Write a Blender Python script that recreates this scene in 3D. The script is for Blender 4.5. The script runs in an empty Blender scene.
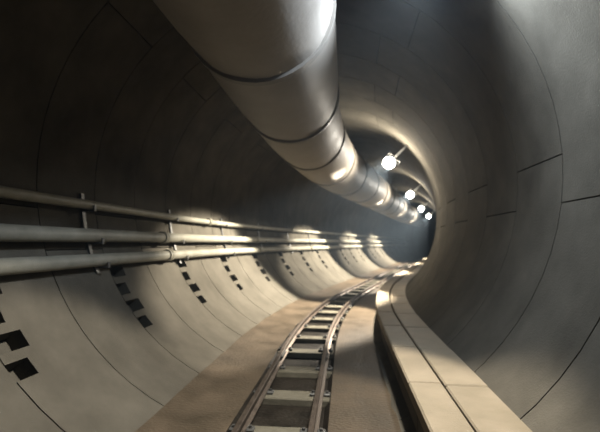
import bpy, math, random
from mathutils import Vector, Matrix
random.seed(7)
scene = bpy.context.scene
COL = scene.collection

# ------------------------------------------------------------------ camera
F_PX = 430.0                      # focal length in pixels of the 600 px frame
EYE_X, EYE_Z = 0.60, 1.64
cam_d = bpy.data.cameras.new('camera')
cam_d.sensor_width = 36.0
cam_d.lens = 36.0 * F_PX / 600.0
cam_d.clip_start = 0.02
cam_d.clip_end = 300
cam_d.dof.use_dof = True            # soft hand-held focus
cam_d.dof.focus_distance = 2.6
cam_d.dof.aperture_fstop = 1.7
cam = bpy.data.objects.new('camera', cam_d)
COL.objects.link(cam)
cam.location = (EYE_X, 0.0, EYE_Z)
cam.rotation_euler = (math.radians(90 + 3.6), 0, math.radians(5.95))
scene.camera = cam

# ------------------------------------------------------------------ world, exposure
world = bpy.data.worlds.new('world')
scene.world = world
world.use_nodes = True
world.node_tree.nodes['Background'].inputs[0].default_value = (0.5, 0.55, 0.6, 1)
world.node_tree.nodes['Background'].inputs[1].default_value = 0.004
vs = scene.view_settings
vs.view_transform = 'Standard'
vs.look = 'None'
vs.gamma = 1.0
vs.use_curve_mapping = False
vs.exposure = -0.12
SPILL_POWER = 92.0
BEAM_POWER = 6900.0
HAZE = 0.0016

# ------------------------------------------------------------------ tunnel axis
R = 2.60                          # inner radius
AX_Z = 2.37                       # height of the axis over the track floor
S0, S1 = -7.5, 66.0
DS = 0.25
def curvature(s):
    if s < 6.4: return 0.0
    if s < 14.4: return 1 / 35.0
    if s < 31: return 0.0
    return 1 / 110.0
_path = []
_x = _y = _a = 0.0
_s = 0.0
fw = [(0.0, 0.0, 0.0)]
n_f = int(S1 / 0.05) + 60
for i in range(n_f):
    k = curvature(_s + 0.025)
    am = _a + k * 0.025
    _x += math.sin(am) * 0.05
    _y += math.cos(am) * 0.05
    _a += k * 0.05
    _s += 0.05
    fw.append((_x, _y, _a))
def frame(s):
    if s <= 0: return 0.0, s, 0.0
    t = min(s / 0.05, len(fw) - 1.001)
    i = int(t); u = t - i
    a, b = fw[i], fw[i + 1]
    return tuple(a[j] * (1 - u) + b[j] * u for j in range(3))
def pt(s, x, z):
    px, py, a = frame(s)
    return Vector((px + math.cos(a) * x, py - math.sin(a) * x, z))
def mat_at(s, x, z):
    a = frame(s)[2]
    return Matrix.Translation(pt(s, x, z)) @ Matrix.Rotation(-a, 4, 'Z')
def ring_pt(s, r, phi):            # phi in degrees from the crown, positive to the right
    p = math.radians(phi)
    return pt(s, r * math.sin(p), AX_Z + r * math.cos(p))
def wall_x(z, r=R):
    return math.sqrt(max(0.0, r * r - (z - AX_Z) ** 2))

# ------------------------------------------------------------------ materials
def new_mat(name):
    m = bpy.data.materials.new(name)
    m.use_nodes = True
    return m, m.node_tree.nodes, m.node_tree.links, m.node_tree.nodes['Principled BSDF']
def rough_mat(name, c1, c2, scale=3.0, rough=0.7, bump=0.25, fine=60.0, metallic=0.0, spec=0.06, rvar=0.15, per_object=0.0):
    m, n, l, b = new_mat(name)
    tc = n.new('ShaderNodeNewGeometry')
    n1 = n.new('ShaderNodeTexNoise'); n1.inputs['Scale'].default_value = scale
    n1.inputs['Detail'].default_value = 8; n1.inputs['Roughness'].default_value = 0.6
    l.new(tc.outputs['Position'], n1.inputs['Vector'])
    cr = n.new('ShaderNodeValToRGB')
    cr.color_ramp.elements[0].position = 0.3; cr.color_ramp.elements[0].color = (*c1, 1)
    cr.color_ramp.elements[1].position = 0.7; cr.color_ramp.elements[1].color = (*c2, 1)
    l.new(n1.outputs['Fac'], cr.inputs['Fac'])
    col = cr.outputs['Color']
    if per_object:
        oi = n.new('ShaderNodeObjectInfo')
        mr = n.new('ShaderNodeMapRange')
        mr.inputs['To Min'].default_value = 1 - per_object; mr.inputs['To Max'].default_value = 1 + per_object
        l.new(oi.outputs['Random'], mr.inputs['Value'])
        hv = n.new('ShaderNodeHueSaturation')
        l.new(mr.outputs['Result'], hv.inputs['Value']); l.new(col, hv.inputs['Color'])
        col = hv.outputs['Color']
    l.new(col, b.inputs['Base Color'])
    n2 = n.new('ShaderNodeTexNoise'); n2.inputs['Scale'].default_value = fine
    n2.inputs['Detail'].default_value = 4
    l.new(tc.outputs['Position'], n2.inputs['Vector'])
    mx = n.new('ShaderNodeMath'); mx.operation = 'ADD'
    l.new(n1.outputs['Fac'], mx.inputs[0]); l.new(n2.outputs['Fac'], mx.inputs[1])
    bp = n.new('ShaderNodeBump'); bp.inputs['Strength'].default_value = bump; bp.inputs['Distance'].default_value = 0.02
    l.new(mx.outputs[0], bp.inputs['Height']); l.new(bp.outputs['Normal'], b.inputs['Normal'])
    rr = n.new('ShaderNodeMapRange')
    rr.inputs['To Min'].default_value = rough - rvar; rr.inputs['To Max'].default_value = min(1, rough + rvar)
    l.new(n1.outputs['Fac'], rr.inputs['Value']); l.new(rr.outputs['Result'], b.inputs['Roughness'])
    b.inputs['Metallic'].default_value = metallic
    b.inputs['Specular IOR Level'].default_value = spec
    return m
M = {}
M['lining'] = rough_mat('lining_concrete', (0.062, 0.0555, 0.0435), (0.103, 0.0925, 0.073), 1.6, 0.85, 0.22, 55, spec=0.01, rvar=0.1, per_object=0.06)
M['backing'] = rough_mat('grout', (0.06, 0.058, 0.05), (0.10, 0.095, 0.085), 3, 0.9, 0.3)
M['floor'] = rough_mat('muddy_concrete', (0.042, 0.0325, 0.0215), (0.094, 0.071, 0.048), 1.8, 0.5, 0.45, 30, rvar=0.22)
M['mud'] = rough_mat('wet_mud', (0.009, 0.0075, 0.0055), (0.024, 0.0195, 0.0145), 4, 0.45, 0.5, 25, rvar=0.2)
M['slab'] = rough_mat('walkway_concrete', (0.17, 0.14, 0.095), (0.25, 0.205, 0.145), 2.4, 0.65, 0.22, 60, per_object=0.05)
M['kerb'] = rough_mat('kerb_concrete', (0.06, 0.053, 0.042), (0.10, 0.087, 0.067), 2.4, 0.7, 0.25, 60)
M['rail'] = rough_mat('worn_rail_steel', (0.05, 0.036, 0.026), (0.12, 0.095, 0.075), 9, 0.5, 0.15, 80, metallic=0.75)
M['sleeper'] = rough_mat('sleeper_concrete', (0.09, 0.082, 0.06), (0.14, 0.126, 0.095), 6, 0.7, 0.3, 60, per_object=0.06)
M['duct'] = rough_mat('duct_fabric', (0.22, 0.196, 0.165), (0.28, 0.25, 0.212), 2.2, 0.6, 0.1, 25, spec=0.12)
M['band'] = rough_mat('duct_band', (0.17, 0.153, 0.13), (0.21, 0.19, 0.163), 3, 0.5, 0.1, 40)
M['pipe'] = rough_mat('painted_pipe', (0.19, 0.18, 0.14), (0.27, 0.255, 0.205), 4, 0.4, 0.08, 60)
M['steel'] = rough_mat('dark_steel', (0.07, 0.07, 0.065), (0.14, 0.135, 0.125), 8, 0.5, 0.1, 60, metallic=0.6)
M['housing'] = rough_mat('lamp_housing', (0.10, 0.105, 0.11), (0.16, 0.165, 0.17), 8, 0.45, 0.05, 60, metallic=0.5)
m, n, l, b = new_mat('lamp_glass')
b.inputs['Base Color'].default_value = (0.9, 0.9, 0.9, 1)
b.inputs['Emission Color'].default_value = (1.0, 0.97, 0.92, 1)
b.inputs['Emission Strength'].default_value = 40.0
M['glass'] = m

# ------------------------------------------------------------------ mesh helpers
class MB:
    def __init__(self): self.v = []; self.f = []; self.mi = []
    def quad(self, a, b, c, d, mi=0):
        i = len(self.v); self.v += [a, b, c, d]; self.f.append((i, i + 1, i + 2, i + 3)); self.mi.append(mi)
    def box(self, x0, x1, y0, y1, z0, z1, bevel=0.0, mi=0, fn=None):
        fn = fn or (lambda p: p)
        e = min(bevel, (x1 - x0) * .45, (y1 - y0) * .45, (z1 - z0) * .45)
        if e <= 0:
            c = [(x, y, z) for x in (x0, x1) for y in (y0, y1) for z in (z0, z1)]
            i = len(self.v); self.v += [fn(Vector(q)) for q in c]
            for q in ((0, 1, 3, 2), (4, 6, 7, 5), (0, 4, 5, 1), (2, 3, 7, 6), (0, 2, 6, 4), (1, 5, 7, 3)):
                self.f.append(tuple(i + k for k in q)); self.mi.append(mi)
            return
        # chamfered box: 24 verts
        idx = {}
        i = len(self.v)
        X = (x0, x1); Y = (y0, y1); Z = (z0, z1)
        for a in (0, 1):
            for b_ in (0, 1):
                for c in (0, 1):
                    sx, sy, sz = (1 - 2 * a), (1 - 2 * b_), (1 - 2 * c)
                    for ax in range(3):
                        p = [X[a], Y[b_], Z[c]]
                        for o, sg in enumerate((sx, sy, sz)):
                            if o != ax: p[o] += sg * e
                        idx[(a, b_, c, ax)] = len(self.v); self.v.append(fn(Vector(p)))
        def add(*q): self.f.append(tuple(q)); self.mi.append(mi)
        for s_ in (0, 1):
            add(*[idx[(s_, y, z, 0)] for y, z in ((0, 0), (1, 0), (1, 1), (0, 1))])
            add(*[idx[(x, s_, z, 1)] for x, z in ((0, 0), (1, 0), (1, 1), (0, 1))])
            add(*[idx[(x, y, s_, 2)] for x, y in ((0, 0), (1, 0), (1, 1), (0, 1))])
        for p in (0, 1):
            for q in (0, 1):
                add(idx[(p, q, 0, 0)], idx[(p, q, 1, 0)], idx[(p, q, 1, 1)], idx[(p, q, 0, 1)])
                add(idx[(p, 0, q, 0)], idx[(p, 1, q, 0)], idx[(p, 1, q, 2)], idx[(p, 0, q, 2)])
                add(idx[(0, p, q, 1)], idx[(1, p, q, 1)], idx[(1, p, q, 2)], idx[(0, p, q, 2)])
                for r_ in (0, 1): add(idx[(p, q, r_, 0)], idx[(p, q, r_, 1)], idx[(p, q, r_, 2)])
    def rings(self, loops, closed=True, caps=True, mi=0):
        i0 = len(self.v); n_ = len(loops[0])
        for lp in loops: self.v += lp
        for k in range(len(loops) - 1):
            for j in range(n_ if closed else n_ - 1):
                a = i0 + k * n_ + j; b_ = i0 + k * n_ + (j + 1) % n_
                self.f.append((a, b_, b_ + n_, a + n_)); self.mi.append(mi)
        if caps and closed:
            self.f.append(tuple(i0 + j for j in range(n_))); self.mi.append(mi)
            e = i0 + (len(loops) - 1) * n_
            self.f.append(tuple(e + j for j in reversed(range(n_)))); self.mi.append(mi)
    def tube(self, a, b_, r, n_=10, r2=None):
        a = Vector(a); b_ = Vector(b_); d = (b_ - a).normalized()
        u = d.orthogonal().normalized(); w = d.cross(u)
        r2 = r if r2 is None else r2
        self.rings([[p + (u * math.cos(t * math.tau / n_) + w * math.sin(t * math.tau / n_)) * rr for t in range(n_)] for p, rr in ((a, r), (b_, r2))])
    def mesh(self, name, mats, smooth=False):
        me = bpy.data.meshes.new(name)
        me.from_pydata([tuple(p) for p in self.v], [], self.f)
        for m_ in (mats if isinstance(mats, (list, tuple)) else [mats]): me.materials.append(M[m_])
        for p, k in zip(me.polygons, self.mi): p.material_index = k
        import bmesh
        bm = bmesh.new(); bm.from_mesh(me)
        bmesh.ops.remove_doubles(bm, verts=bm.verts, dist=1e-5)
        bmesh.ops.recalc_face_normals(bm, faces=bm.faces)
        if smooth:
            for f in bm.faces: f.smooth = True
            for e in bm.edges:
                if len(e.link_faces) == 2 and e.calc_face_angle(0) > 0.6: e.smooth = False
        bm.to_mesh(me); bm.free()
        return me
    def build(self, name, mats, parent=None, smooth=False):
        return link(name, self.mesh(name, mats, smooth), parent)
def link(name, data, parent=None, mat=None):
    o = bpy.data.objects.new(name, data)
    COL.objects.link(o)
    if mat is not None: o.matrix_local = mat
    if parent is not None: o.parent = parent
    return o
def tag(o, label=None, cat=None, group=None, kind=None):
    if label: o['label'] = label
    if cat: o['category'] = cat
    if group: o['group'] = group
    if kind: o['kind'] = kind
    return o
def frange(a, b, d):
    n_ = max(1, int(round((b - a) / d)))
    return [a + (b - a) * i / n_ for i in range(n_ + 1)]
def sweep(mb, profile, s0, s1, ds=DS, caps=True):
    mb.rings([[pt(s, x, z) for x, z in profile] for s in frange(s0, s1, ds)], caps=caps)
def circle(cx, cz, r, n_=16):
    return [(cx + r * math.cos(t * math.tau / n_), cz + r * math.sin(t * math.tau / n_)) for t in range(n_)]

# ------------------------------------------------------------------ structure: backing shell, lining, floor
def shell(name, p0, p1, label):
    mb = MB()
    phis = frange(p0, p1, 8)
    prof = [(R + 0.215, p) for p in phis] + [(R + 0.45, p) for p in reversed(phis)]
    mb.rings([[ring_pt(s, r, p) for r, p in prof] for s in frange(S0, S1, 0.5)])
    o = mb.build(name, 'backing', None, True)
    return tag(o, label, 'tunnel wall' if name != 'ceiling' else 'tunnel ceiling', None, 'structure')
wall_left = shell('wall_left', -168, -40, 'curved concrete segment wall on the outer side of the bend, carrying the pipes')
ceiling = shell('ceiling', -40, 40, 'curved concrete crown of the tunnel above the big duct')
wall_right = shell('wall_right', 40, 168, 'curved concrete segment wall rising behind the walkway')

RING_W = 1.05
JOINT0 = 5.2 - 12 * RING_W
GAP = 0.007
THICK = 0.20
def segment(parent, s0, s1, p0, p1, pockets):
    """one lining segment: grid over (s, phi) whose flagged cells are recessed bolt pockets"""
    gp = math.degrees(GAP / R)
    s0 += GAP; s1 -= GAP; p0 += gp; p1 -= gp
    ss = {s0, s1}; ps = set(frange(p0, p1, 5.0))
    pk = []
    for (a0, a1, b0, b1) in pockets:
        if a0 < s1 and a1 > s0 and b0 > p0 + 0.5 and b1 < p1 - 0.5:
            a0, a1 = max(a0, s0), min(a1, s1)
            pk.append((a0, a1, b0, b1)); ss |= {a0, a1}; ps |= {b0, b1}
    def clean(v, tol):
        v = sorted(v); out = [v[0]]
        for q in v[1:]:
            if q - out[-1] > tol: out.append(q)
        return out
    ss = clean(ss, 1e-4); ps = clean(ps, 1e-3)
    def deep(i, j):
        if i < 0 or j < 0 or i >= len(ss) - 1 or j >= len(ps) - 1: return None
        a = (ss[i] + ss[i + 1]) / 2; b_ = (ps[j] + ps[j + 1]) / 2
        return any(x0 < a < x1 and y0 < b_ < y1 for x0, x1, y0, y1 in pk)
    D = 0.16
    mb = MB()
    P = lambda i, j, r: ring_pt(ss[i], r, ps[j])
    for i in range(len(ss) - 1):
        for j in range(len(ps) - 1):
            r = R + D if deep(i, j) else R
            mb.quad(P(i, j, r), P(i + 1, j, r), P(i + 1, j + 1, r), P(i, j + 1, r))
            for (di, dj, e) in ((1, 0, ((i + 1, j), (i + 1, j + 1))), (0, 1, ((i, j + 1), (i + 1, j + 1))), (-1, 0, ((i, j), (i, j + 1))), (0, -1, ((i, j), (i + 1, j)))):
                nb = deep(i + di, j + dj)
                rn = R + THICK if nb is None else (R + D if nb else R)
                if rn > r + 1e-6:
                    (a, b_), (c, d) = e
                    mb.quad(P(a, b_, r), P(c, d, r), P(c, d, rn), P(a, b_, rn))
    return mb.build('lining_segment', 'lining', parent, True)
def pocket_list(js, on):
    out = []
    if on:
        for sgn in (-1,):
            for base in (113.0,):
                for k in range(4):
                    b0 = base + k * 5.6
                    L = 0.34 if k % 2 == 0 else 0.24
                    lo, hi = (b0, b0 + 3.6) if sgn > 0 else (-b0 - 3.6, -b0)
                    out.append((js, js + L, lo, hi))
    return out
n_rings = 55
for k in range(n_rings):
    s0 = JOINT0 + k * RING_W
    s1 = s0 + RING_W
    pockets = pocket_list(s0, (k % 2) == 0)
    edges = [-160, -98, -36, 36, 98, 160] if k % 2 == 0 else [-160, -108, -46, 26, 88, 160]
    for a, b_ in zip(edges[:-1], edges[1:]):
        c = (a + b_) / 2
        par = ceiling if abs(c) < 30 else (wall_left if c < 0 else wall_right)
        segment(par, s0, s1, a, b_, pockets)

def make_floor():
    mb = MB()
    sl = frange(S0, S1, 0.3)
    xs = [-1.16, -1.0, -0.8, -0.6, -0.44, -0.38, 0.38, 0.44, 0.6, 0.8, 1.0, 1.2, 1.45]
    rnd = random.Random(3)
    lo = {}
    def z(i, j):
        if (i, j) not in lo:
            x = xs[j]
            base = 0.0 if abs(x) > 0.4 else -0.075
            if x < -0.9: base += (abs(x) - 0.9) * 0.25
            lo[(i, j)] = base + rnd.uniform(-0.008, 0.008)
        return lo[(i, j)]
    for i in range(len(sl) - 1):
        for j in range(len(xs) - 1):
            mi = 1 if xs[j] >= -0.45 and xs[j + 1] <= 0.45 else 0
            mb.quad(*(pt(sl[a], xs[b_], z(a, b_)) for a, b_ in ((i, j), (i + 1, j), (i + 1, j + 1), (i, j + 1))), mi)
    # underside and ends give the fill its depth
    mb.quad(*(pt(S0, x, zz) for x, zz in ((-1.16, 0.06), (1.45, 0.0), (1.2, -0.4), (-1.0, -0.4))), 0)
    o = mb.build('floor', ['floor', 'mud'], None, True)
    return tag(o, 'brown muddy concrete floor with a dark wet bed under the track', 'floor', None, 'structure')
floor = make_floor()
mb = MB()
lp = [ring_pt(S1 - 0.05, R + 0.3, p) for p in frange(-180, 170, 10)]
lp2 = [ring_pt(S1 + 0.2, R + 0.3, p) for p in frange(-180, 170, 10)]
mb.rings([lp, lp2])
tag(mb.build('wall_end', 'backing', None), 'dark end of the tunnel far round the bend', 'tunnel wall', None, 'structure')

# ------------------------------------------------------------------ ventilation duct
DX, DZ, DR = -0.23, 3.93, 0.75
duct = tag(link('ventilation_duct', None), 'large grey round ventilation duct hung along the tunnel crown', 'duct')
duct.location = (DX, 0, DZ)
dinv = Matrix.Translation(duct.location).inverted()
def under(o, parent):
    o.parent = parent
    o.matrix_parent_inverse = parent.matrix_basis.inverted()
    return o
SEC = 2.5
n_sec = 20
for k in range(n_sec):
    a = -6.0 + k * SEC
    b_ = a + SEC
    mb = MB()
    loops = []
    ns = 10
    rnd = random.Random(k)
    ph = rnd.uniform(0, 6)
    for i in range(ns + 1):
        u = i / ns
        s = a + (b_ - a) * u
        pin = 0.022 * (1 - min(1, 6 * min(u, 1 - u)))
        prof = []
        for t in range(40):
            th = t * math.tau / 40
            r = DR - pin + 0.006 * math.sin(3 * th + ph + 2 * u) + 0.004 * math.sin(9 * th + ph * 2 + 5 * u)
            prof.append((DX + r * math.cos(th), DZ + r * math.sin(th)))
        loops.append([pt(s, x, z) for x, z in prof])
    mb.rings(loops, caps=False)
    under(mb.build('duct_section', 'duct', None, True), duct)
    mb = MB()
    prof = lambda r: [(DX + r * math.cos(t * math.tau / 40), DZ + r * math.sin(t * math.tau / 40)) for t in range(40)]
    mb.rings([[pt(a + ds, x, z) for x, z in prof(DR + dr)] for ds, dr in ((-0.05, -0.03), (-0.045, 0.012), (0.045, 0.012), (0.05, -0.03))], caps=False)
    under(mb.build('joint_band', 'band', None, True), duct)
    for ang in (65, 115):
        mb = MB()
        c, s_ = math.cos(math.radians(ang)), math.sin(math.radians(ang))
        x0, z0 = DX + DR * c, DZ + DR * s_
        mb.tube(pt(a, x0, z0 - 0.01), pt(a, x0 * 1.0, AX_Z + wall_x(0, R) * 0 + math.sqrt(R * R - x0 * x0) + 0.02), 0.012, 6)
        under(mb.build('hanger', 'steel', None), duct)

# ------------------------------------------------------------------ lamps
def lamp(s, label, color, power, spill=1.0, aim=(-2.2, -1.6, -3.15), phi=46.0, r=1.95):
    p = math.radians(phi)
    x, z = r * math.sin(p), AX_Z + r * math.cos(p)
    root = link('flood_lamp', None, None, mat_at(s, x, z))
    tag(root, label, 'lamp', 'flood lamps on the upper right wall')
    # local axes: +Y along the tunnel, -Y faces the camera; out = towards the wall
    out = Vector((math.sin(p), 0, math.cos(p)))
    mb = MB()
    n_ = 24
    def disc(y, rr): return [Vector((rr * math.cos(t * math.tau / n_), y, rr * math.sin(t * math.tau / n_))) for t in range(n_)]
    mb.rings([disc(0.16, 0.05), disc(0.15, 0.08), disc(0.06, 0.13), disc(0.0, 0.165), disc(-0.03, 0.17), disc(-0.03, 0.15), disc(-0.012, 0.148)])
    mb.build('housing', 'housing', root, True)
    mb = MB()
    mb.rings([disc(-0.014, 0.147), disc(-0.022, 0.12), disc(-0.026, 0.05)])
    mb.build('lens', 'glass', root, True)
    mb = MB()
    for sd in (-1, 1):
        t = Vector((math.cos(p), 0, -math.sin(p))) * sd * 0.185
        mb.tube(t + Vector((0, 0.03, 0)), t + out * 0.2 + Vector((0, 0.03, 0)), 0.014, 6)
    t = Vector((math.cos(p), 0, -math.sin(p))) * 0.19
    mb.tube(t + out * 0.2 + Vector((0, 0.03, 0)), -t + out * 0.2 + Vector((0, 0.03, 0)), 0.014, 6)
    mb.tube(out * 0.19 + Vector((0, 0.03, 0)), out * (R - r + 0.01) + Vector((0, 0.03, 0)), 0.03, 8)
    mb.build('bracket', 'steel', root)
    # bulb glow, all round
    ld = bpy.data.lights.new('bulb_light', 'POINT')
    ld.shadow_soft_size = 0.09
    ld.energy = spill * SPILL_POWER
    ld.color = color
    lo = link('bulb_light', ld, root)
    lo.location = (0, -0.125, 0)
    # the reflector throws the main beam across to the lower left wall
    sd_ = bpy.data.lights.new('flood_beam', 'SPOT')
    sd_.energy = power * BEAM_POWER; sd_.color = WARM
    sd_.spot_size = math.radians(71); sd_.spot_blend = 0.28; sd_.shadow_soft_size = 0.12
    so = link('flood_beam', sd_, root)
    so.location = (0, -0.23, 0)
    so.rotation_euler = Vector(aim).to_track_quat('-Z', 'Y').to_euler()
    return root
COOL = (0.72, 0.84, 1.0); WARM = (1.0, 0.92, 0.79)
lamp(3.75, 'round flood lamp nearest the camera, high on the right wall', COOL, 0.2, 4.4, (-1.2, -0.3, -3.2), 39.0, 2.05)
lamp(11.5, 'largest bright round flood lamp in view, inside the lit arch right of the duct', WARM, 1.15, 3.0)
lamp(19.5, 'second bright flood lamp in view, smaller and lower, further round the bend', WARM, 1.5, 2.4)
lamp(27.5, 'small flood lamp third in view, close to the right wall edge', WARM, 1.5, 2.4)
lamp(35.5, 'tiny flood lamp farthest round the bend, last of the row', WARM, 1.5, 2.4)

# ------------------------------------------------------------------ railway track
track = tag(link('railway_track', None), 'narrow gauge railway track with short concrete sleepers on the tunnel floor', 'railway track')
G = 0.62
def rail_profile(cx):
    half = [(0.0, 0.0), (0.05, 0.0), (0.05, 0.012), (0.012, 0.025), (0.010, 0.07), (0.026, 0.078), (0.026, 0.1), (0.020, 0.106)]
    pr = half[1:] + [(-x, z) for x, z in reversed(half[1:])]
    return [(cx + x, 0.0 + z) for x, z in pr]
for sd in (-1, 1):
    mb = MB(); sweep(mb, rail_profile(sd * G / 2), -6, 52, 0.5)
    mb.build('rail', 'rail', track, True)
mb = MB(); mb.box(-0.42, 0.42, -0.13, 0.13, -0.085, -0.001, 0.012)
sl_me = mb.mesh('sleeper', 'sleeper')
mb = MB(); mb.box(-0.045, 0.045, -0.035, 0.035, 0.0, 0.03, 0.008); mb.tube((0, 0, 0.02), (0, 0, 0.05), 0.016, 6)
clip_me = mb.mesh('rail_clip', 'steel')
mb = MB(); mb.box(-0.012, 0.012, -0.2, 0.2, 0.028, 0.072, 0.006)
for q in (-0.14, -0.05, 0.05, 0.14): mb.tube((-0.024, q, 0.05), (0.024, q, 0.05), 0.012, 6)
fish_me = mb.mesh('fishplate', 'steel')
k = 0
s = 3.8 - 0.95 * 9
while s < 46:
    so = link('sleeper', sl_me, track, mat_at(s, random.uniform(-.015, .015), 0) @ Matrix.Rotation(random.uniform(-.02, .02), 4, 'Z'))
    if s < 16 and s > 1:
        for cx in (-G / 2 - 0.075, -G / 2 + 0.075, G / 2 - 0.075, G / 2 + 0.075):
            link('rail_clip', clip_me, so, Matrix.Translation((cx, 0, 0)) @ Matrix.Rotation(math.pi / 2, 4, 'Z'))
    s += 0.95
for s in (6.2, 12.2, 18.2):
    for cx in (-G / 2, G / 2):
        for sd in (-1, 1): link('fishplate', fish_me, track, mat_at(s, cx + sd * 0.024, 0))

# ------------------------------------------------------------------ walkway
walk = tag(link('walkway', None), 'raised concrete walkway along the right wall with jointed cover slabs', 'walkway')
WZ = 0.47
U = 1.25
k = 0
s = -5.0
while s < 46:
    a, b_ = s + 0.006, s + U - 0.006
    f = lambda p: pt(p.y, p.x, p.z)
    # base wall below the slabs
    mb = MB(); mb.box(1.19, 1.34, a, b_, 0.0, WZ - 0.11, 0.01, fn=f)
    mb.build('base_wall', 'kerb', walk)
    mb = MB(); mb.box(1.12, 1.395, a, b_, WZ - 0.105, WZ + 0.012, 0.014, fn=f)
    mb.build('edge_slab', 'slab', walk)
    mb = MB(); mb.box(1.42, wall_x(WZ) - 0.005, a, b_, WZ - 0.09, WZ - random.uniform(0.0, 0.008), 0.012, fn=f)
    mb.build('cover_slab', 'slab', walk)
    s += U
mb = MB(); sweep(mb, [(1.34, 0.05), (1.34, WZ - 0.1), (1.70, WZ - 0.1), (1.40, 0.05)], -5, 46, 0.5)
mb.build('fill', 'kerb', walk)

# ------------------------------------------------------------------ pipes on the left wall
PIPES = [(2.10, 0.055, 'slim pale pipe, uppermost of the three on the left wall'),
         (1.73, 0.080, 'thick pale pipe, middle one of the three on the left wall'),
         (1.44, 0.075, 'thick pale pipe, lowest of the three on the left wall')]
def pipe_x(z, r): return -(wall_x(z) - r - 0.06)
for z, r, lab in PIPES:
    x = pipe_x(z, r)
    root = tag(link('service_pipe', None), lab, 'pipe', 'service pipes along the left wall')
    root.location = (x, 0, z)
    mb = MB(); sweep(mb, circle(x, z, r, 18), -5, 46, 0.5)
    under(mb.build('pipe_run', 'pipe', None, True), root)
    s = -3.2
    i = 0
    while s < 44:
        mb = MB()
        mb.rings([[pt(s + ds, xx, zz) for xx, zz in circle(x, z, r + dr, 18)] for ds, dr in ((-0.07, 0), (-0.065, 0.022), (-0.012, 0.022), (-0.01, 0.014), (0.01, 0.014), (0.012, 0.022), (0.065, 0.022), (0.07, 0))])
        under(mb.build('coupling', 'pipe', None, True), root)
        s += 5.0 if r > 0.06 else 6.1
BR = [4.9 + 2.5 * i for i in range(-2, 9)]
def ordinal(i):
    return ['first', 'second', 'third', 'fourth', 'fifth', 'sixth', 'seventh', 'eighth', 'ninth', 'tenth', 'eleventh', 'twelfth', 'thirteenth', 'fourteenth', 'fifteenth'][i]
vis = 0
for s in BR:
    if s < 4.4: continue
    root = link('pipe_bracket', None, None, mat_at(s, -wall_x(1.75), 1.75))
    lab = 'dark steel pipe bracket on the left wall, nearest the camera' if vis == 0 else 'dark steel pipe bracket on the left wall, %s from the camera' % ordinal(vis)
    tag(root, lab, 'bracket', 'pipe brackets along the left wall')
    vis += 1
    inv = root.matrix_basis.inverted()
    fn = lambda p: inv @ pt(s + p.y, p.x, p.z)
    mb = MB()
    zs = frange(1.28, 2.24, 0.12)
    mb.rings([[inv @ pt(s + y, -wall_x(z) + dx, z) for dx, y in ((-0.01, -0.03), (0.03, -0.03), (0.03, 0.03), (-0.01, 0.03))] for z in zs])
    mb.build('back_plate', 'steel', root)
    for z, r, lab in PIPES:
        x = pipe_x(z, r)
        mb = MB(); mb.box(-wall_x(z - r) + 0.0, x + r + 0.02, -0.025, 0.025, z - r - 0.02, z - r - 0.001, 0.004, fn=fn)
        mb.box(x + r + 0.003, x + r + 0.02, -0.025, 0.025, z - r - 0.001, z - r + 0.05, 0.004, fn=fn)
        mb.build('arm', 'steel', root)

# ------------------------------------------------------------------ haze filling the tunnel
if HAZE > 0:
    mb = MB()
    lps = [[ring_pt(s, R + 0.1, p) for p in frange(-180, 165, 15)] for s in frange(S0 + 0.5, S1 - 1, 1.0)]
    mb.rings(lps)
    hm = bpy.data.materials.new('tunnel_haze'); hm.use_nodes = True
    nt = hm.node_tree; nt.nodes.clear()
    om = nt.nodes.new('ShaderNodeOutputMaterial'); vol = nt.nodes.new('ShaderNodeVolumeScatter')
    vol.inputs['Color'].default_value = (0.62, 0.80, 1.0, 1); vol.inputs['Density'].default_value = HAZE
    vol.inputs['Anisotropy'].default_value = 0.3
    nt.links.new(vol.outputs[0], om.inputs['Volume'])
    M['haze'] = hm
    tag(mb.build('haze', 'haze', None), 'thin bluish dusty haze hanging in the tunnel air', 'haze', None, 'stuff')
